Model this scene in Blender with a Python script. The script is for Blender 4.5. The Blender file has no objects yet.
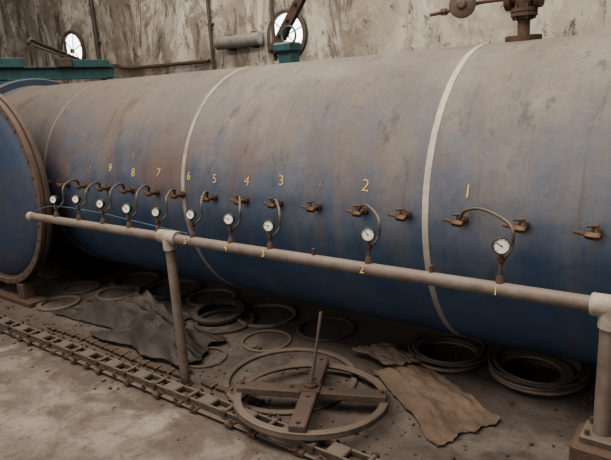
import bpy, math, random
from mathutils import Vector, Matrix, noise
random.seed(7)
V=Vector
PI=math.pi
scene=bpy.context.scene
try: scene.view_settings.look='AgX - Medium High Contrast'
except Exception: pass
# ------------------------------------------------------------------ camera
f=578.0
th=math.radians(13.8); al=math.radians(52.4)
c,s=math.cos(th),math.sin(th)
F=V((-math.cos(al)*c, math.sin(al)*c, -s))
R0=V((math.sin(al),math.cos(al),0)); U0=R0.cross(F)
roll=math.atan2(142,2352); cr,sr=math.cos(roll),math.sin(roll)
Rt=R0*cr-U0*sr; Up=R0*sr+U0*cr
cam=bpy.data.cameras.new('camera'); co=bpy.data.objects.new('camera',cam); scene.collection.objects.link(co)
co.matrix_world=Matrix(((Rt.x,Up.x,-F.x,0),(Rt.y,Up.y,-F.y,0),(Rt.z,Up.z,-F.z,1.6),(0,0,0,1)))
cam.sensor_width=36; cam.lens=36*f/611
scene.camera=co
# ------------------------------------------------------------------ materials
class NT:
    def __init__(s,name):
        s.m=bpy.data.materials.new(name); s.m.use_nodes=True; s.t=s.m.node_tree
        s.b=s.t.nodes['Principled BSDF']; s.g=s.t.nodes.new('ShaderNodeTexCoord'); s.geo=s.t.nodes.new('ShaderNodeNewGeometry')
    def L(s,a,b): s.t.links.new(a,b)
    def set(s,sock,v):
        if isinstance(v,bpy.types.NodeSocket): s.L(v,sock)
        else: sock.default_value=v
    def noise(s,scale,detail=6,rough=.6,st=(1,1,1),dist=0,off=(0,0,0)):
        mp=s.t.nodes.new('ShaderNodeMapping'); mp.inputs['Scale'].default_value=st; mp.inputs['Location'].default_value=off; s.L(s.g.outputs['Object'],mp.inputs[0])
        n=s.t.nodes.new('ShaderNodeTexNoise'); n.inputs['Scale'].default_value=scale; n.inputs['Detail'].default_value=detail; n.inputs['Roughness'].default_value=rough; n.inputs['Distortion'].default_value=dist
        s.L(mp.outputs[0],n.inputs['Vector']); return n.outputs['Fac']
    def ramp(s,x,a,b,va=0,vb=1):
        n=s.t.nodes.new('ShaderNodeMapRange'); n.interpolation_type='SMOOTHSTEP'
        s.set(n.inputs[0],x)
        if a>b: a,b,va,vb=b,a,vb,va
        for i,v in enumerate((a,b,va,vb)): n.inputs[i+1].default_value=v
        return n.outputs[0]
    def math(s,op,a,b=0,clamp=False):
        n=s.t.nodes.new('ShaderNodeMath'); n.operation=op; n.use_clamp=clamp; s.set(n.inputs[0],a); s.set(n.inputs[1],b); return n.outputs[0]
    def mix(s,fac,a,b,mode='MIX'):
        n=s.t.nodes.new('ShaderNodeMix'); n.data_type='RGBA'; n.blend_type=mode
        s.set(n.inputs[0],fac)
        for k,v in ((6,a),(7,b)):
            if isinstance(v,(tuple,list)): v=(*v[:3],1)
            s.set(n.inputs[k],v)
        return n.outputs[2]
    def xyz(s,src='Object'):
        n=s.t.nodes.new('ShaderNodeSeparateXYZ'); s.L(s.g.outputs[src],n.inputs[0]); return n.outputs
    def nrm(s):
        n=s.t.nodes.new('ShaderNodeSeparateXYZ'); s.L(s.geo.outputs['Normal'],n.inputs[0]); return n.outputs
    def out(s,col=None,rough=None,metal=None,bump=None,bs=.3,bd=.01):
        if col is not None: s.set(s.b.inputs['Base Color'],(*col[:3],1) if isinstance(col,(tuple,list)) else col)
        if rough is not None: s.set(s.b.inputs['Roughness'],rough)
        if metal is not None: s.set(s.b.inputs['Metallic'],metal)
        if bump is not None:
            n=s.t.nodes.new('ShaderNodeBump'); n.inputs['Strength'].default_value=bs; n.inputs['Distance'].default_value=bd
            s.L(bump,n.inputs['Height']); s.L(n.outputs[0],s.b.inputs['Normal'])
        return s.m
def worn(name,base,dirt,scale=14,amt=.5,rough=.75,metal=0,bump=.3,dust=.35,bd=.004,dustc=(.22,.18,.145)):
    n=NT(name); a=n.noise(scale,8,.65); b=n.noise(scale*5,5,.6)
    col=n.mix(n.ramp(a,.5-amt*.35,.5+.3),base,dirt)
    col=n.mix(n.ramp(b,.3,.8,0,.35),col,tuple(x*.45 for x in base))
    d=n.math('MULTIPLY',n.ramp(n.nrm()[2],.2,.95),n.ramp(a,.3,.7,dust*.5,dust),True)
    col=n.mix(d,col,dustc)
    return n.out(col,rough,metal,b,bump,bd)
def shell_mat():
    n=NT('dusty_blue_vessel_paint')
    nz=n.nrm()[2]; xyz=n.xyz()
    big=n.noise(.9,6,.65,(1,1,1.0),.6); med=n.noise(3.6,9,.7,(1,1,1),.4); fine=n.noise(38,7,.75)
    streak=n.noise(8,7,.65,(1,.12,.12),.15); wipe=n.noise(3,7,.7,(.25,1.4,1.4),.5,(1,7,3))
    def c5(x,k): return n.math('MULTIPLY',n.math('SUBTRACT',x,.5),k)
    v=nz
    for t in (c5(big,1.1),c5(streak,.8),c5(med,.9),c5(wipe,.6)): v=n.math('ADD',v,t)
    blue=n.mix(n.ramp(med,.3,.7),(.021,.041,.078),(.033,.062,.112))
    blue=n.mix(n.ramp(streak,.45,.75,0,.5),blue,(.065,.068,.075))
    dustc=n.mix(n.ramp(big,.35,.65),(.118,.099,.081),(.172,.149,.126))
    dustc=n.mix(n.ramp(xyz[0],-2.2,-4.2,0,.75),dustc,(.102,.076,.058))
    dustc=n.mix(n.ramp(fine,.35,.8,0,.5),dustc,(.08,.065,.052))
    dustc=n.mix(n.ramp(n.noise(2.6,8,.7,(1,.5,.5),.4,(2,8,1)),.48,.72,0,.6),dustc,(.066,.067,.074))
    col=n.mix(n.ramp(v,-.45,1.02,0,.96),blue,dustc)
    row=n.math('MULTIPLY',n.ramp(xyz[2],.85,1.1),n.ramp(xyz[2],1.65,1.15))
    r=n.math('MULTIPLY',row,n.ramp(n.noise(2.2,7,.7,(1,.6,.6),.6,(3,0,0)),.42,.68,0,.75))
    left=n.ramp(xyz[0],-1.3,-3.2,.5,1.0)
    col=n.mix(n.math('MULTIPLY',r,left),col,(.10,.06,.044))
    spl=n.math('MULTIPLY',n.ramp(n.noise(5,8,.75,(1,.35,.35),.3,(6,3,0)),.55,.65,0,.65),n.ramp(xyz[0],-2.0,-2.7,.25,1))
    col=n.mix(spl,col,(.066,.044,.034))
    col=n.mix(n.ramp(n.noise(22,6,.7,(1,.05,.05),.1,(2,0,5)),.60,.71,0,.5),col,(.058,.044,.036))
    col=n.mix(n.ramp(n.noise(9,8,.75,(1,.5,.5),0,(9,2,1)),.55,.67,0,.55),col,(.03,.03,.033))
    col=n.mix(n.ramp(n.noise(16,8,.8,(.5,1,1),0,(4,2,1)),.63,.73,0,.4),col,(.22,.195,.17))
    return n.out(col,n.ramp(v,-.3,.8,.48,.82),0,fine,.25,.003)
M={}
M['shell']=shell_mat()
def band_mat(name,a,amt):
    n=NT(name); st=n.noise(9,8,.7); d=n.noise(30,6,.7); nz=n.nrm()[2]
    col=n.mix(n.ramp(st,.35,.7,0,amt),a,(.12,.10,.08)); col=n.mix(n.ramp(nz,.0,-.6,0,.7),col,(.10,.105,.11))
    col=n.mix(n.ramp(d,.5,.8,0,.5),col,(.15,.12,.09)); return n.out(col,.7)
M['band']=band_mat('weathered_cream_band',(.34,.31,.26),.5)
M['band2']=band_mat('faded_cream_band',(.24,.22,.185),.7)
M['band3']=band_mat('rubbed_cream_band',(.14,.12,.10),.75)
M['yellow']=worn('faded_yellow_marking_paint',(.52,.37,.13),(.30,.21,.10),50,.6,.7,bump=.05,dust=0)
M['faint']=worn('almost_worn_off_marking',(.22,.15,.08),(.13,.10,.07),60,.4,.7,bump=.05,dust=0)
M['pipe']=worn('brown_dusty_pipe',(.145,.117,.098),(.075,.05,.038),9,.6,.65,.05,.25,.35,dustc=(.20,.17,.143))
M['collar']=worn('grey_pipe_fitting',(.28,.25,.21),(.15,.11,.085),20,.5,.65,.1,.2,.3)
M['rust']=worn('rusted_iron',(.080,.046,.032),(.042,.027,.021),18,.5,.85,.1,.5,.25,.006,(.14,.11,.088))
M['rustl']=worn('rust_brown_flange',(.095,.066,.052),(.05,.034,.027),12,.6,.8,.1,.4,.25)
M['iron']=worn('grimy_iron_bar',(.085,.066,.055),(.04,.032,.027),20,.5,.75,.2,.4,.45)
M['ring']=worn('dusty_steel_ring',(.12,.093,.076),(.06,.043,.035),16,.5,.75,.15,.3,.4,dustc=(.19,.155,.125))
M['wood']=worn('oily_brown_timber',(.075,.050,.038),(.038,.026,.021),12,.6,.85,0,.7,.35,.008,(.125,.095,.075))
M['rubber']=worn('dusty_black_rubber',(.030,.025,.022),(.05,.04,.033),5,.5,.7,0,.3,.35,.004,(.07,.056,.046))
M['coil']=worn('dusty_black_hose',(.03,.025,.022),(.055,.043,.035),15,.5,.8,0,.3,.5,.004,(.095,.075,.06))
M['card']=worn('crumpled_kraft_sheet',(.15,.106,.076),(.075,.052,.039),5,.8,.9,0,.7,.15,.012,(.17,.133,.103))
M['cloth']=worn('dirty_canvas_sheet',(.085,.063,.05),(.05,.038,.031),9,.5,.9,0,.4,.3,.006,(.12,.093,.075))
M['teal']=worn('teal_machine_paint',(.022,.080,.086),(.025,.045,.045),12,.5,.5,0,.2,.2)
M['bluep']=worn('dark_blue_flange_paint',(.016,.038,.075),(.04,.04,.042),7,.5,.55,0,.2,.3)
M['doorblue']=worn('blue_door_paint',(.019,.037,.072),(.045,.042,.05),3,.6,.6,0,.2,.3)
M['black']=worn('black_gauge_case',(.03,.028,.026),(.07,.06,.05),30,.4,.5,.3,.1,.2)
M['brass']=worn('tarnished_brass',(.12,.072,.04),(.055,.035,.024),40,.5,.5,.5,.2,.2)
M['dial']=worn('white_gauge_dial',(.62,.60,.54),(.50,.46,.40),30,.3,.4,0,0,0)
M['greytank']=worn('grey_air_tank_paint',(.17,.165,.145),(.09,.08,.07),8,.5,.6,0,.1,.3)
M['dark']=worn('vessel_interior',(.02,.02,.02),(.04,.03,.025),5,.5,.9)
M['bluehose']=worn('blue_air_hose',(.05,.09,.15),(.04,.07,.11),15,.3,.5,0,.1,.2)
n=NT('window_daylight_glass'); gn=n.noise(3,4,.6)
n.L(n.mix(n.ramp(gn,.4,.6),(.8,.88,1),(1,.95,.92)),n.b.inputs['Emission Color']); n.b.inputs['Emission Strength'].default_value=4.0; M['glass']=n.out((.8,.85,.9),.3)
def floor_mat():
    n=NT('dirty_concrete_floor'); xyz=n.xyz()
    a=n.noise(1.1,8,.65,dist=.5); b=n.noise(7,9,.72); fb=n.noise(70,6,.7); cc=n.noise(3.2,8,.7,dist=.8,off=(5,5,0)); dd=n.noise(18,9,.78,off=(1,9,0))
    col=n.mix(n.ramp(a,.35,.65),(.118,.099,.084),(.20,.176,.152))
    col=n.mix(n.ramp(cc,.40,.64,0,.8),col,(.088,.067,.054))
    col=n.mix(n.ramp(b,.46,.68,0,.75),col,(.060,.046,.038))
    col=n.mix(n.ramp(dd,.53,.66,0,.65),col,(.036,.028,.025))
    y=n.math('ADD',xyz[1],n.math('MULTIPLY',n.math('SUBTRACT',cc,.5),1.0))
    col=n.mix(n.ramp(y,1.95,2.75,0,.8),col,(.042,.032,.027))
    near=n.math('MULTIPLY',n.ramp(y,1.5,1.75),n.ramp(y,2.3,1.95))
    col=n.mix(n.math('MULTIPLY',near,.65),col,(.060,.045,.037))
    col=n.mix(n.ramp(fb,.55,.8,0,.4),col,(.21,.18,.155))
    return n.out(col,.85,0,b,.5,.015)
def wall_mat():
    n=NT('stained_plaster_wall'); xyz=n.xyz()
    a=n.noise(.8,8,.65,(1,1,.6),.5); st=n.noise(1.5,9,.75,(1,1,.38),.8); st2=n.noise(3.4,9,.78,(1,1,.22),.6,(4,0,0)); b=n.noise(6,9,.78,(1,1,.7),.4)
    col=n.mix(n.ramp(a,.35,.65),(.29,.262,.218),(.44,.41,.355))
    lf=n.ramp(xyz[0],-3.0,-5.2,.45,1)
    col=n.mix(n.math('MULTIPLY',n.ramp(st,.42,.57,0,.85),lf),col,(.16,.13,.102))
    col=n.mix(n.math('MULTIPLY',n.ramp(st2,.51,.60,0,.9),lf),col,(.055,.044,.036))
    col=n.mix(n.math('MULTIPLY',n.ramp(n.noise(1.7,9,.78,(1,1,.8),.5,(7,1,2)),.51,.55,0,.75),lf),col,(.135,.108,.084))
    col=n.mix(n.ramp(b,.55,.63,0,.85),col,(.065,.05,.04))
    col=n.mix(n.ramp(n.noise(20,8,.8,(1,1,.8)),.58,.67,0,.6),col,(.10,.08,.06))
    return n.out(col,.9,0,b,.4,.03)
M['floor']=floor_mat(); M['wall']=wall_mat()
M['concrete']=worn('rough_concrete',(.12,.092,.074),(.07,.05,.038),8,.5,.9,0,.6,.3,.01)
# ------------------------------------------------------------------ mesh builder
class MB:
    def __init__(s): s.v=[];s.f=[];s.m=[];s.mats=[]
    def mi(s,k):
        if k not in s.mats: s.mats.append(k)
        return s.mats.index(k)
    def add(s,vs,fs,k):
        o=len(s.v); s.v+= [V(x) for x in vs]; i=s.mi(k)
        for q in fs: s.f.append([o+x for x in q]); s.m.append(i)
    def xf(s,mat): s.v=[mat@x for x in s.v]
    def rev(s,prof,o,ax,k,n=32,closed=False):
        ax=V(ax).normalized(); o=V(o); h=V((0,0,1)) if abs(ax.z)<.9 else V((1,0,0))
        a=ax.cross(h).normalized(); b=ax.cross(a)
        vs=[];fs=[];m=len(prof)
        for r,t in prof:
            for j in range(n):
                q=2*PI*j/n; vs.append(o+ax*t+(a*math.cos(q)+b*math.sin(q))*r)
        for i in range(m if closed else m-1):
            i2=(i+1)%m
            for j in range(n):
                j2=(j+1)%n; fs.append((i*n+j,i*n+j2,i2*n+j2,i2*n+j))
        if not closed:
            if prof[0][0]>1e-5: fs.append([j for j in range(n)][::-1])
            if prof[-1][0]>1e-5: fs.append([(m-1)*n+j for j in range(n)])
        s.add(vs,fs,k)
    def cyl(s,p,q,r,k,n=16,r2=None):
        p=V(p);q=V(q);d=q-p; s.rev([(r,0),(r if r2 is None else r2,d.length)],p,d,k,n)
    def sph(s,p,r,k,n=14,sq=1,ax=(0,0,1)):
        s.rev([(max(r*math.sin(PI*i/8),1e-6),-r*sq*math.cos(PI*i/8)) for i in range(9)],p,ax,k,n)
    def annulus(s,o,ax,ri,ro,h,k,n=64,bev=.004):
        b=min(bev,h*.3)
        s.rev([(ri,b),(ri+b,0),(ro-b,0),(ro,b),(ro,h-b),(ro-b,h),(ri+b,h),(ri,h-b)],o,ax,k,n,True)
    def torus(s,o,ax,R,r,k,n=56,m=8):
        s.rev([(R+r*math.cos(2*PI*i/m),r*math.sin(2*PI*i/m)) for i in range(m)],o,ax,k,n,True)
    def tube(s,pts,r,k,n=10,smooth=True,sub=6):
        P=[V(p) for p in pts]
        if smooth and len(P)>2:
            Q=[]
            for i in range(len(P)-1):
                p0=P[max(i-1,0)];p1=P[i];p2=P[i+1];p3=P[min(i+2,len(P)-1)]
                for j in range(sub):
                    t=j/sub
                    Q.append(.5*((2*p1)+(p2-p0)*t+(2*p0-5*p1+4*p2-p3)*t*t+(3*p1-p0-3*p2+p3)*t**3))
            Q.append(P[-1]); P=Q
        vs=[];fs=[];a=None
        for i,p in enumerate(P):
            d=(P[min(i+1,len(P)-1)]-P[max(i-1,0)]).normalized()
            if a is None:
                h=V((0,0,1)) if abs(d.z)<.9 else V((1,0,0)); a=d.cross(h).normalized()
            a=(a-d*a.dot(d)).normalized(); b=d.cross(a)
            for j in range(n):
                q=2*PI*j/n; vs.append(p+(a*math.cos(q)+b*math.sin(q))*r)
        for i in range(len(P)-1):
            for j in range(n):
                j2=(j+1)%n; fs.append((i*n+j,i*n+j2,(i+1)*n+j2,(i+1)*n+j))
        fs.append([j for j in range(n)][::-1]); fs.append([(len(P)-1)*n+j for j in range(n)])
        s.add(vs,fs,k)
    def box(s,cen,size,k,rot=None,bev=.004):
        cx,cy,cz=[x/2 for x in size]; b=min(bev,min(cx,cy,cz)*.45)
        R=rot if rot is not None else Matrix.Identity(3); cen=V(cen)
        vs=[];idx={}
        for sx in(-1,1):
            for sy in(-1,1):
                for sz in(-1,1):
                    for ax in range(3):
                        p=[sx*(cx-b),sy*(cy-b),sz*(cz-b)]; p[ax]=(sx,sy,sz)[ax]*(cx,cy,cz)[ax]
                        idx[(sx,sy,sz,ax)]=len(vs); vs.append(cen+R@V(p))
        fs=[]
        for ax in range(3):
            o=[i for i in range(3) if i!=ax]
            for sg in(-1,1):
                q=[]
                for u,w in((-1,-1),(1,-1),(1,1),(-1,1)):
                    t=[0,0,0];t[ax]=sg;t[o[0]]=u;t[o[1]]=w;q.append(idx[(*t,ax)])
                fs.append(q)
        for ax in range(3):
            o=[i for i in range(3) if i!=ax]
            for u in(-1,1):
                for w in(-1,1):
                    t1=[0,0,0];t1[ax]=-1;t1[o[0]]=u;t1[o[1]]=w;t2=list(t1);t2[ax]=1
                    fs.append([idx[(*t1,o[0])],idx[(*t2,o[0])],idx[(*t2,o[1])],idx[(*t1,o[1])]])
        for sx in(-1,1):
            for sy in(-1,1):
                for sz in(-1,1): fs.append([idx[(sx,sy,sz,a)] for a in range(3)])
        s.add(vs,fs,k)
    def text(s,body,size,mat4,k,ext=.0008,bold=.012):
        cu=bpy.data.curves.new('t','FONT'); cu.body=body; cu.size=size; cu.align_x='CENTER'; cu.align_y='CENTER'; cu.offset=size*bold; cu.extrude=ext
        ob=bpy.data.objects.new('t',cu); scene.collection.objects.link(ob)
        me=ob.to_mesh(); vs=[mat4@v.co for v in me.vertices]; fs=[list(p.vertices) for p in me.polygons]
        s.add(vs,fs,k); ob.to_mesh_clear(); bpy.data.objects.remove(ob)
    def obj(s,name,ang=35):
        me=bpy.data.meshes.new(name); me.from_pydata([tuple(x) for x in s.v],[],s.f)
        for k in s.mats: me.materials.append(M[k])
        me.polygons.foreach_set('material_index',s.m); me.polygons.foreach_set('use_smooth',[True]*len(s.f))
        me.update()
        import bmesh
        bm=bmesh.new(); bm.from_mesh(me); bmesh.ops.recalc_face_normals(bm,faces=bm.faces); bm.to_mesh(me); bm.free()
        me.set_sharp_from_angle(angle=math.radians(ang))
        o=bpy.data.objects.new(name,me); scene.collection.objects.link(o); return o
def rz(a): return Matrix.Rotation(a,3,'Z')
# ------------------------------------------------------------------ room
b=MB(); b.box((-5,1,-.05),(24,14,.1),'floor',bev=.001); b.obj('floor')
b=MB(); b.box((-5,6.6,2.7),(24,.2,5.6),'wall',bev=.001); b.obj('wall_back')
b=MB(); b.box((-16.9,1,2.7),(.2,14,5.6),'wall',bev=.001); b.obj('wall_left')
# ------------------------------------------------------------------ vessel
AY,AZ,RR=3.186,0.9576,0.8115
b=MB()
O=(0,AY,AZ); X=(1,0,0)
prof=[(RR-.05,-4.6),(RR-.03,-5.90),(.885,-5.90),(.895,-5.89),(.895,-5.80),(.885,-5.79),(RR+.015,-5.79),(RR,-5.7)]
b.rev([(1e-6,-4.6)]+prof[:2],O,X,'dark',96)
b.rev(prof[1:8],O,X,'bluep',96)
segs=[-5.7]+[-5.5+i*.25 for i in range(29)]
b.rev([(RR,x) for x in segs]+[(RR*math.cos(t*PI/16),1.5+.25*math.sin(t*PI/16)) for t in range(1,8)]+[(1e-6,1.75)],O,X,'shell',128)
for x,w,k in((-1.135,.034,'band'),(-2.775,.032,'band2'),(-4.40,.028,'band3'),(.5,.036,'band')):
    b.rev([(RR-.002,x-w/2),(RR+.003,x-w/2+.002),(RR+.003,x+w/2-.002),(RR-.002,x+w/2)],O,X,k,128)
def ring_mat(x,ang,off=.002):
    a=math.radians(ang); nn=V((0,-math.cos(a),math.sin(a))); up=V((0,math.sin(a),math.cos(a)))
    p=V((x,AY,AZ))+nn*(RR+off)
    return Matrix(((1,up.x,nn.x,p.x),(0,up.y,nn.y,p.y),(0,up.z,nn.z,p.z),(0,0,0,1)))
nums=[(-.94,'1',.085,11.5),(-1.455,'2',.085,11.5),(-1.985,'3',.08,11.5),(-2.235,'4',.075,10.5),(-2.495,'5',.075,10.5),(-2.72,'6',.07,11),(-3.01,'7',.08,11.5),(-3.27,'8',.08,11),(-3.53,'9',.08,12.5),(-3.79,'10',.07,11),(-4.05,'11',.07,11),(-1.72,'6',.05,11)]
for x,t,sz,a in nums:
    b.text(t,sz,ring_mat(x,a)@Matrix.Rotation(random.uniform(-.15,.15),4,'Z'),'faint' if (t=='6' and sz<.06) or x<-3.7 else 'yellow',bold=-.003)
for x in(-3.28,-3.55): b.text('0',.06,ring_mat(x,19)@Matrix.Rotation(.3,4,'Z'),'faint',bold=0)
for x in(-5.2,.35):
    vs=[];n_=14
    for sx in(-.12,.12):
        vs.append((x+sx,AY-.55,0)); vs.append((x+sx,AY+.55,0))
        for i in range(n_+1):
            a=math.radians(-50+100*i/n_); vs.append((x+sx,AY+math.sin(a)*(RR+.005)*1.0,AZ-math.cos(a)*(RR+.005)))
    m=n_+3; fs=[]
    loop=[0]+[2+i for i in range(n_+1)]+[1]
    fs.append(loop[::-1]); fs.append([m+i for i in loop])
    for i in range(len(loop)): fs.append((loop[i],loop[(i+1)%len(loop)],m+loop[(i+1)%len(loop)],m+loop[i]))
    b.add(vs,fs,'concrete')
b.obj('autoclave_vessel')
# ------------------------------------------------------------------ door
b=MB(); D0=V((-4.93,2.24,.955)); dax=(0,-1,0); DR=.81
b.rev([(DR-.06,-.01),(DR,-.01),(DR+.006,0),(DR+.006,.03),(DR-.012,.035),(DR-.012,.045),(DR+.006,.05),(DR+.006,.08),(DR,.085),(DR-.04,.085),(DR-.045,.07),(DR-.06,.07)],D0,dax,'rustl',96,True)
b.rev([(DR-.055,.03)]+[((DR-.055)*math.cos(t*PI/20),.03+.13*math.sin(t*PI/20)) for t in range(1,10)]+[(1e-6,.16)],D0,dax,'doorblue',96)
b.rev([(DR-.055,.02),(1e-6,.02)],D0,dax,'doorblue',96)
for i in range(40):
    a=2*PI*i/40; p=D0+V((math.cos(a),0,math.sin(a)))*(DR-.022)
    b.cyl(p+V((0,-.08,0)),p+V((0,-.093,0)),.009,'rust',6)
b.box((-5.2,2.2,.085),(.10,.10,.17),'rust'); b.box((-4.66,2.2,.085),(.10,.10,.17),'rust'); b.box((-4.93,2.2,.02),(.9,.16,.04),'rust')
b.obj('autoclave_door')
# ------------------------------------------------------------------ guard rail
b=MB(); RY,RZ=1.93,.872
b.cyl((-3.83,RY,RZ-.01),(-.28,RY,RZ),.026,'pipe',24)
b.cyl((-3.845,RY,RZ-.01),(-3.80,RY,RZ-.01),.030,'collar',20)
b.cyl((-.28,RY,RZ),(1.3,RY,RZ),.026,'pipe',24)
b.cyl((1.1,RY,0),(1.1,RY,RZ),.028,'pipe',20)
b.cyl((-2.41,RY,0),(-2.41,RY,RZ),.027,'pipe',20)
b.rev([(.034,-.07),(.036,-.065),(.036,.065),(.034,.07)],(-2.41,RY,RZ),X,'collar',20)
b.cyl((-2.41,RY,RZ-.07),(-2.41,RY,RZ),.036,'collar',20)
b.cyl((-2.41,RY,0),(-2.41,RY,.012),.036,'rust',20)
b.cyl((-.285,RY,.42),(-.285,RY,RZ),.031,'pipe',20)
b.cyl((-.285,RY,RZ-.07),(-.285,RY,RZ+.01),.038,'collar',20)
b.rev([(.035,-.06),(.038,-.055),(.038,.055),(.035,.06)],(-.285,RY,RZ),X,'collar',20)
b.box((-.285,RY,.20),(.17,.17,.40),'rust',bev=.012); b.box((-.285,RY,.41),(.12,.12,.03),'iron',bev=.004)
for dx in(-.04,.04):
    for dy in(-.04,.04): b.cyl((-.285+dx,RY+dy,.425),(-.285+dx,RY+dy,.445),.009,'rust',6)
for x,t in((-.645,'1'),(-1.19,'2'),(-1.72,'3'),(-1.96,'4'),(-2.25,'5')):
    b.text(t,.045,Matrix.Translation((x,RY-.0275,RZ))@Matrix.Rotation(math.radians(78),4,'X'),'yellow',bold=0)
b.cyl((-.90,RY,RZ),(-.90,RY,RZ+.05),.008,'rust',8); b.cyl((-1.45,RY,RZ),(-1.45,RY,RZ+.05),.008,'rust',8)
b.obj('guard_rail')
# ------------------------------------------------------------------ gauges with siphon pipes
NZ=AZ+math.sin(math.radians(3))*RR; NY=AY-math.cos(math.radians(3))*RR
def nozzle(b,x):
    b.cyl((x,NY+.01,NZ),(x,NY-.02,NZ),.020,'rust',12)
    b.cyl((x,NY-.02,NZ),(x,NY-.06,NZ),.012,'rust',10)
    b.rev([(.010,-.03),(.017,-.02),(.017,.02),(.010,.03)],(x,NY-.075,NZ),(1,-.25,0),'brass',6)
    b.cyl((x,NY-.075,NZ),(x,NY-.075,NZ+.032),.006,'brass',8)
    b.cyl((x-.022,NY-.075,NZ+.034),(x+.022,NY-.075,NZ+.040),.005,'rust',8)
    b.cyl((x-.07,NY-.055,NZ+.005),(x,NY-.075,NZ),.008,'rust',8)
def gauge(xn,dx=.28,gz=1.015,r=.030,arch=.09):
    b=MB(); nozzle(b,xn); xg=xn+dx; gy=RY+.005
    b.tube([(xn,NY-.07,NZ),(xn+.05,NY-.11,NZ+arch*.65),(xn+dx*.55,NY-.22,NZ+arch),(xg+.01,gy+.07,NZ+arch*.85),(xg+.02,gy+.05,gz-.02),(xg+.005,gy+.02,gz-.055),(xg,gy,gz-.07)],.0062,'iron',8)
    b.cyl((xg,gy,RZ+.015),(xg,gy,gz-.02),.007,'iron',10)
    b.rev([(.018,0),(.016,.015),(.009,.03)],(xg,gy,RZ+.02),(0,0,1),'rust',10)
    b.rev([(.009,-.013),(.012,-.01),(.012,.01),(.009,.013)],(xg,gy,gz-.05),(0,0,1),'brass',6)
    ax=V((.42,-.9,.12)).normalized(); o=V((xg,gy,gz))-ax*.012
    b.rev([(r*.6,-.002),(r*.95,0),(r,.004),(r,.024),(r*.97,.027),(r*.86,.027),(r*.86,.022)],o,ax,'black',28)
    b.rev([(r*.87,.0225),(1e-6,.0235)],o,ax,'dial',28)
    side=ax.cross(V((0,0,1))).normalized(); up=side.cross(ax)
    q=o+ax*.0245; t=random.uniform(.3,1.1)
    b.tube([q-(side*math.cos(t)+up*math.sin(t))*r*.2,q+(side*math.cos(t)+up*math.sin(t))*r*.7],.0012,'black',5,False)
    for i in range(9):
        t=math.radians(-45+i*33.75); d=side*math.cos(t)+up*math.sin(t)
        b.tube([q+d*r*.68,q+d*r*.8],.0009,'black',4,False)
    b.sph(q,.003,'black',8)
    return b.obj('pressure_gauge')
gauge(-.95,.31,1.03,.031,.10); gauge(-1.455,.28,1.015,.029,.075); gauge(-1.99,.29,1.0,.027,.06)
gauge(-2.24,.29,1.01,.028,.06); gauge(-2.49,.27,1.01,.026,.075); gauge(-2.775,.28,1.0,.025,.07); gauge(-3.02,.27,1.0,.028,.08)
gauge(-3.28,.28,1.01,.026,.08); gauge(-3.55,.30,1.02,.026,.075); gauge(-3.81,.30,1.0,.026,.08)
for x in(-1.73,-1.22,-.69,-.42,-4.06,-4.33):
    b=MB(); nozzle(b,x); b.obj('needle_valve')
# ------------------------------------------------------------------ top valve group
b=MB(); vx,vy=-.965,3.19; tz=AZ+RR
b.rev([(.085,-.02),(.09,-.01),(.09,.02),(.03,.022)],(vx,vy,tz+.005),(0,0,1),'rust',28)
b.rev([(.03,0),(.03,.08),(.045,.085),(.045,.10),(.065,.10),(.065,.118)],(vx,vy,tz+.02),(0,0,1),'rust',24)
b.rev([(.065,0),(.065,.018),(.04,.02),(.048,.05),(.052,.075),(.045,.10),(.034,.115),(.034,.13),(.06,.13),(.06,.15),(.03,.152),(.022,.24),(.012,.25),(.012,.33)],(vx,vy,tz+.142),(0,0,1),'rust',24)
b.torus((vx,vy,tz+.45),(0,0,1),.085,.010,'rust',32)
for i in range(4):
    a=i*PI/2+.4; b.cyl((vx,vy,tz+.45),(vx+.085*math.cos(a),vy+.085*math.sin(a),tz+.45),.006,'rust',6)
for i in range(6):
    a=i*PI/3; b.cyl((vx+.052*math.cos(a),vy+.052*math.sin(a),tz+.105),(vx+.052*math.cos(a),vy+.052*math.sin(a),tz+.175),.007,'rust',6)
zz=tz+.215
b.rev([(.035,0),(.035,.06),(.06,.06),(.06,.09),(.02,.09),(.02,.10)],(vx,vy,zz),(-1,0,0),'rust',20)
b.rev([(.035,0),(.035,.06),(.06,.06),(.06,.085),(1e-6,.085)],(vx,vy,zz),(1,0,0),'rust',20)
b.obj('gate_valve')
b=MB()
b.tube([(-1.48,3.19,1.955),(-1.36,3.19,1.965),(-1.20,3.19,1.985),(-1.065,3.19,zz)],.010,'rust',10)
b.cyl((-1.27,3.22,1.975),(-1.27,3.12,1.98),.02,'rust',12)
b.rev([(.03,0),(.066,.004),(.070,.01),(.070,.024),(.062,.03),(.03,.034),(.018,.05),(1e-6,.052)],(-1.27,3.14,1.98),(.2,-1,0),'rustl',28)
b.rev([(.013,-.02),(.02,-.015),(.02,.015),(.013,.02)],(-1.40,3.19,1.962),(1,0,0),'rust',6)
b.obj('steam_trap')
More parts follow.
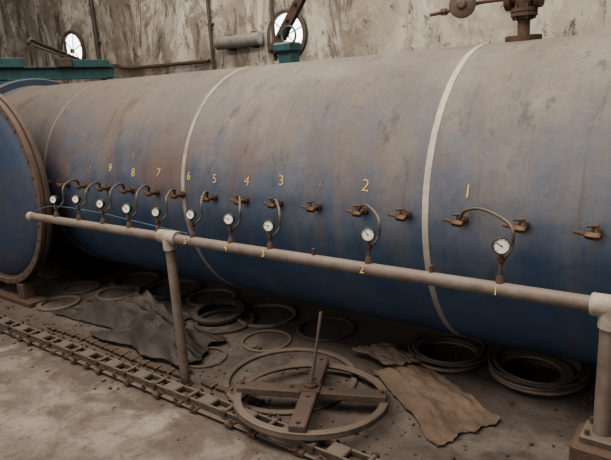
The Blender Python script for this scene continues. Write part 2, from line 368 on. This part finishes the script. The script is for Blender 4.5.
# ------------------------------------------------------------------ wall fittings
def rwin(name,x,z,r):
    b=MB(); b.rev([(r*.9,-.02),(r,-.02),(r*1.08,0),(r*1.08,.05),(r,.06),(r*.9,.05)],(x,6.5,z),(0,-1,0),'iron',48,True)
    b.rev([(r*.95,.01),(1e-6,.012)],(x,6.5,z),(0,-1,0),'glass',48)
    for i in range(3):
        a=i*PI/3+.3; d=V((math.cos(a),0,math.sin(a)))*r*.95; p=V((x,6.47,z)); b.cyl(p-d,p+d,.009,'iron',8)
    b.rev([(r*.12,-.02),(r*.12,.03),(1e-6,.04)],(x,6.46,z),(0,-1,0),'iron',20)
    b.obj(name)
rwin('window_1',-5.1,2.31,.31); rwin('window_2',-10.2,2.52,.34)
b=MB(); b.rev([(1e-6,-.04)]+[(.09*math.sin(t*PI/12),-.04*math.cos(t*PI/12)) for t in range(1,7)]+[(.09,.80)]+[(.09*math.cos(t*PI/12),.80+.04*math.sin(t*PI/12)) for t in range(1,6)]+[(1e-6,.84)],(-6.30,6.36,2.30),X,'greytank',32)
for x in(-6.1,-5.65): b.box((x,6.44,2.30),(.05,.13,.22),'iron')
b.obj('air_tank')
b=MB(); b.cyl((-6.53,6.45,0),(-6.53,6.45,4.6),.025,'iron',10)
for z in(1.4,2.6,3.8): b.box((-6.53,6.47,z),(.10,.06,.03),'iron')
b.obj('wall_conduit')
b=MB(); b.cyl((-9.4,6.45,0),(-9.4,6.45,4.6),.035,'iron',10); b.tube([(-9.4,6.44,2.15),(-8.9,6.44,2.17),(-8.5,6.44,2.10),(-6.6,6.44,2.08)],.03,'rust',8)
for z in(1.4,2.6,3.8): b.box((-9.4,6.47,z),(.13,.06,.03),'iron')
b.obj('wall_conduit')
b=MB()
for dz in(-.03,.10): b.box((-6.5,3.85,1.90+dz),(.10,1.6,.016),'teal',bev=.002)
b.box((-6.5,3.85,1.935),(.014,1.6,.13),'teal',bev=.002)
for y in(3.2,4.55):
    b.box((-6.5,y,.94),(.10,.10,1.88),'teal'); b.box((-6.5,y,.01),(.2,.2,.02),'teal')
b.box((-6.5,4.3,2.04),(.14,.5,.09),'teal')
b.box((-6.5,3.3,2.05),(.14,.32,.10),'teal')
b.box((-6.46,3.95,2.05),(.10,.16,.10),'iron')
b.tube([(-6.5,3.58,2.26),(-6.5,3.62,2.30),(-6.5,3.75,2.25),(-6.5,4.2,2.08)],.022,'black',8)
b.cyl((-6.45,3.62,2.0),(-6.45,3.62,2.26),.012,'black',12)
b.tube([(-6.45,3.6,2.24),(-6.45,4.15,2.06)],.012,'iron',8,False); b.tube([(-6.45,4.0,2.33),(-6.45,4.0,2.06)],.016,'black',8,False)
b.obj('door_gantry')
b=MB()
b.box((-3.93,5.0,1.0),(.16,.16,2.0),'teal'); b.box((-3.93,5.0,.01),(.4,.4,.02),'teal'); b.box((-3.93,4.98,2.02),(.22,.24,.10),'teal',bev=.02)
Rr=Matrix.Rotation(-math.atan2(.50,.42),3,'Y')
b.box((-3.80,5.0,2.36),(1.0,.05,.06),'iron',Rr); b.box((-3.80,4.94,2.36),(1.0,.012,.10),'rust',Rr)
for i in range(6):
    p=V((-4.10,4.92,2.0))+V((.42,0,.50))*(i*.28); b.cyl(p,p+V((0,-.03,0)),.02,'black',8)
b.cyl((-4.12,5.0,1.9),(-4.12,5.0,2.6),.02,'iron',8)
b.torus((-3.84,4.9,2.13),(0,-1,0),.09,.012,'teal',28)
b.obj('jib_hoist')
# ------------------------------------------------------------------ spoked wheel (resting on the track at the near side)
b=MB(); WR=.395
b.annulus((0,0,.022),(0,0,1),WR-.042,WR,.010,'ring',80)
b.annulus((0,0,0),(0,0,1),WR-.010,WR,.034,'ring',80)
for i in range(2):
    R=rz(i*PI/2)
    b.box((0,0,.042+.004*i),(2*(WR-.012),.082,.040),'wood',R,.006)
    for sg in(-1,1):
        p=R@V((sg*.10,0,.062)); b.cyl(p,p+V((0,0,.012)),.010,'rust',6)
        p=R@V((sg*(WR-.035),0,.062)); b.cyl(p,p+V((0,0,.014)),.010,'rust',6)
b.box((0,0,.067),(.10,.10,.010),'rust',rz(.0),.003)
b.rev([(.032,0),(.032,.018),(.02,.022),(.02,.028),(1e-6,.028)],(0,0,.07),(0,0,1),'rust',20)
b.tube([(0,0,.08),(.025,.015,.26),(.05,.03,.46)],.0085,'ring',8,False)
b.xf(Matrix.Translation((-1.64,2.09,.056))@Matrix.Rotation(-.078,4,'X')@Matrix.Rotation(math.radians(27),4,'Z'))
b.obj('spoked_wheel')
b=MB(); b.annulus(V((-1.93,2.285,.002)),(0,0,1),.345,.38,.016,'ring',80); b.obj('steel_ring')
def ring(x,y,ro,w,h,k,z=0.0,name='steel_ring',tilt=(0,0)):
    b=MB(); b.annulus(V((x,y,z+.001)),(tilt[0],tilt[1],1),ro-w,ro,h,k,56); return b.obj(name)
ring(-2.38,2.60,.165,.016,.014,'ring'); ring(-2.86,2.70,.22,.03,.02,'coil',0,'rubber_gasket'); ring(-2.66,2.93,.22,.03,.02,'ring')
ring(-2.98,2.76,.20,.05,.03,'coil',0.022,'rubber_gasket',(.02,-.05)); ring(-2.56,2.22,.14,.018,.014,'ring')
ring(-4.36,2.30,.17,.04,.02,'ring'); ring(-4.55,2.62,.17,.03,.02,'coil',0,'rubber_gasket'); ring(-4.12,2.70,.19,.035,.02,'ring'); ring(-4.25,2.98,.22,.04,.03,'coil',0.0,'rubber_gasket')
ring(-3.75,2.98,.24,.04,.03,'coil',0.0,'rubber_gasket'); ring(-3.3,3.0,.2,.03,.02,'ring'); ring(-2.15,2.95,.2,.025,.015,'coil',0,'rubber_gasket')
def coil(x,y,r,nl=4,name='hose_coil',seed=0):
    b=MB(); rnd=random.Random(seed)
    for i in range(nl):
        dx,dy=rnd.uniform(-.03,.03),rnd.uniform(-.02,.03); rr=r*rnd.uniform(.72,1.0); k=rnd.choice(['coil','ring','rust'])
        b.annulus((x+dx,y+dy,.001+.016*i),(rnd.uniform(-.02,.02),rnd.uniform(-.02,.02),1),rr-rnd.uniform(.03,.07),rr,.014,k,56)
    pts=[]
    for i in range(60):
        a=2*PI*i/28; pts.append((x+.92*r*math.cos(a)+.02*math.sin(i*.3),y+.9*r*math.sin(a),.016*nl+.010+.012*(i/28)))
    b.tube(pts,.009,'coil',8,False)
    return b.obj(name)
coil(-1.27,2.96,.235,3,seed=1); coil(-.77,2.97,.25,4,seed=2); coil(-.25,3.0,.22,3,seed=3)
# ------------------------------------------------------------------ roller track
b=MB()
for y in(1.775,1.845):
    b.box((-3.2,y,.038),(7.0,.012,.045),'iron',bev=.002); b.box((-3.2,y+(-.014 if y<1.8 else .014),.018),(7.0,.034,.008),'iron',bev=.002)
b.box((-3.2,1.81,.014),(7.0,.06,.026),'concrete',bev=.002)
i=0; x=-6.6
while x<.2:
    j=random.uniform(-.015,.015)
    if random.random()<.8: b.box((x+j,1.81+j*.5,.020),(.05,.155,.022),'rust',rz(j*6),.003)
    for y in(1.742,1.878):
        if random.random()<.8: b.cyl((x,y,.026),(x,y,.040),.013,'rust',6); b.cyl((x,y,.040),(x,y,.052),.007,'rust',6)
    if i%2==0:
        b.cyl((x+.07,1.76,.058),(x+.07,1.86,.058),.012,'iron',10); b.cyl((x+.07,1.752,.058),(x+.07,1.765,.058),.018,'rust',10); b.cyl((x+.07,1.855,.058),(x+.07,1.868,.058),.018,'rust',10)
    else: b.box((x+.05,1.81,.052),(.095,.08,.03),'iron',rz(j*4),.006)
    x+=.135; i+=1
b.obj('roller_track')
b=MB()
for i in range(18):
    x=-3.9+i*.115; y=1.975+.012*math.sin(i*.5)
    if abs(x+2.41)<.10: continue
    b.box((x,y,.014),(.085,.035,.020),'rust',rz(.12*math.sin(i*1.3)),.005); b.cyl((x+.05,y-.028,.016),(x+.05,y+.028,.016),.009,'iron',8)
b.obj('drive_chain')
# ------------------------------------------------------------------ draped sheets
def sheet(name,q,k,hf,n=64,th_=.004,seed=0,edge=.02,base=.012):
    q=[V(p) for p in q]; vs=[];N=n+1
    for lay in(0,1):
        for i in range(N):
            for j in range(N):
                u=i/n;v=j/n
                uu=u+edge*noise.noise(V((v*4,seed,1)))*2+edge*.3*noise.noise(V((v*17,seed,3))); vv=v+edge*noise.noise(V((u*4,seed,7)))*2+edge*.3*noise.noise(V((u*17,seed,5)))
                p=(q[0]*(1-uu)+q[1]*uu)*(1-vv)+(q[3]*(1-uu)+q[2]*uu)*vv
                z=base+max(0,hf(u,v,p)); vs.append((p.x,p.y,z-(th_ if lay else 0)))
    fs=[]
    for i in range(n):
        for j in range(n):
            a=i*N+j; fs.append((a,a+1,a+N+1,a+N)); o=N*N; fs.append((o+a,o+a+N,o+a+N+1,o+a+1))
    o=N*N
    for i in range(n):
        for a,c_ in((i,i+1),(n*N+i,n*N+i+1),(i*N,(i+1)*N),(i*N+n,(i+1)*N+n)): fs.append((a,c_,o+c_,o+a))
    b=MB(); b.add(vs,fs,k); return b.obj(name,28)
def facets(seed,h,npt=7,env=True,fine=.006,crk=.45):
    rnd=random.Random(seed); P=[(rnd.uniform(.15,.85),rnd.uniform(.15,.85),rnd.uniform(.4,1)) for _ in range(npt)]
    D=[(rnd.uniform(0,PI),rnd.uniform(0,1),rnd.uniform(3,6)) for _ in range(4)]
    def g(u,v,p):
        z=max(hh-2.4*math.hypot((u-a)*1.0,(v-c_)*1.0) for a,c_,hh in P)
        wx=.12*noise.noise(V((u*3,v*3,seed))); 
        cr_=sum(abs((((u+wx)*math.cos(t)+(v-wx)*math.sin(t))*k+o)%1-.5) for t,o,k in D)/4
        e=min(1,4*min(u,1-u,v,1-v)+.12) if env else 1
        return h*e*(max(0,z)*.8+crk*cr_*1.6)+fine*noise.noise(V((p.x*16,p.y*16,seed)))
    return g
sheet('rubber_sheet',[(-4.2,2.14,0),(-3.85,2.70,0),(-3.05,2.64,0),(-3.2,2.20,0)],'rubber',facets(3,.20,6),seed=2,edge=.09)
sheet('rubber_sheet',[(-3.50,2.03,0),(-3.2,2.30,0),(-2.68,2.48,0),(-2.46,2.03,0)],'rubber',facets(11,.24,5),seed=5,edge=.09,base=.03)
sheet('kraft_paper_sheet',[(-1.56,2.58,0),(-1.38,2.82,0),(-.80,2.48,0),(-.96,2.12,0)],'card',facets(21,.05,6,False,.010,.30),seed=13,edge=.06)
sheet('canvas_sheet',[(-1.78,2.70,0),(-1.60,2.88,0),(-1.34,2.76,0),(-1.48,2.62,0)],'cloth',facets(9,.05,5,False),seed=6,edge=.06,base=.05)
b=MB()
for i in range(1100):
    x=random.uniform(-5.5,.1); y=random.choice([random.gauss(2.5,.35),random.gauss(1.97,.12),random.gauss(2.15,.25),random.uniform(1.5,3.2)])
    r=random.uniform(.003,.009)*(2.0 if random.random()<.07 else 1)
    if y<1.1: continue
    b.box((x,y,r*.5),(r*random.uniform(1,2.8),r*random.uniform(.8,1.6),r),random.choice(['concrete','iron','rust','wood','coil']),rz(random.uniform(0,3)),.002)
b.obj('floor_debris')
b=MB(); b.tube([(-3.83,1.97,.895),(-3.6,1.98,.94),(-3.2,2.03,.92),(-2.75,2.0,.905),(-2.3,1.97,.89)],.003,'bluehose',6); b.obj('air_hose')
# ------------------------------------------------------------------ lights
def area(name,loc,tgt,size,sy,power,col):
    l=bpy.data.lights.new(name,'AREA'); l.shape='RECTANGLE'; l.size=size; l.size_y=sy; l.energy=power; l.color=col
    o=bpy.data.objects.new(name,l); scene.collection.objects.link(o); o.location=loc
    o.rotation_euler=(V(tgt)-V(loc)).to_track_quat('-Z','Y').to_euler(); return o
area('skylight_strip',(-2.0,.6,5.0),(-2.0,2.6,.8),7,1.6,440,(1,.91,.80))
area('rear_skylight',(-4,4.6,5.2),(-4,6.2,1.8),9,1.2,270,(1,.93,.83))
area('front_area_light',(-3,-4.5,2.6),(-2.5,2.4,.9),6,3,220,(1,.95,.89))  # broad area light from behind the camera, aimed at the vessel front; no doorway modelled
w=bpy.data.worlds.new('hall_ambient'); scene.world=w; w.use_nodes=True
w.node_tree.nodes['Background'].inputs[0].default_value=(1,.96,.92,1); w.node_tree.nodes['Background'].inputs[1].default_value=.42
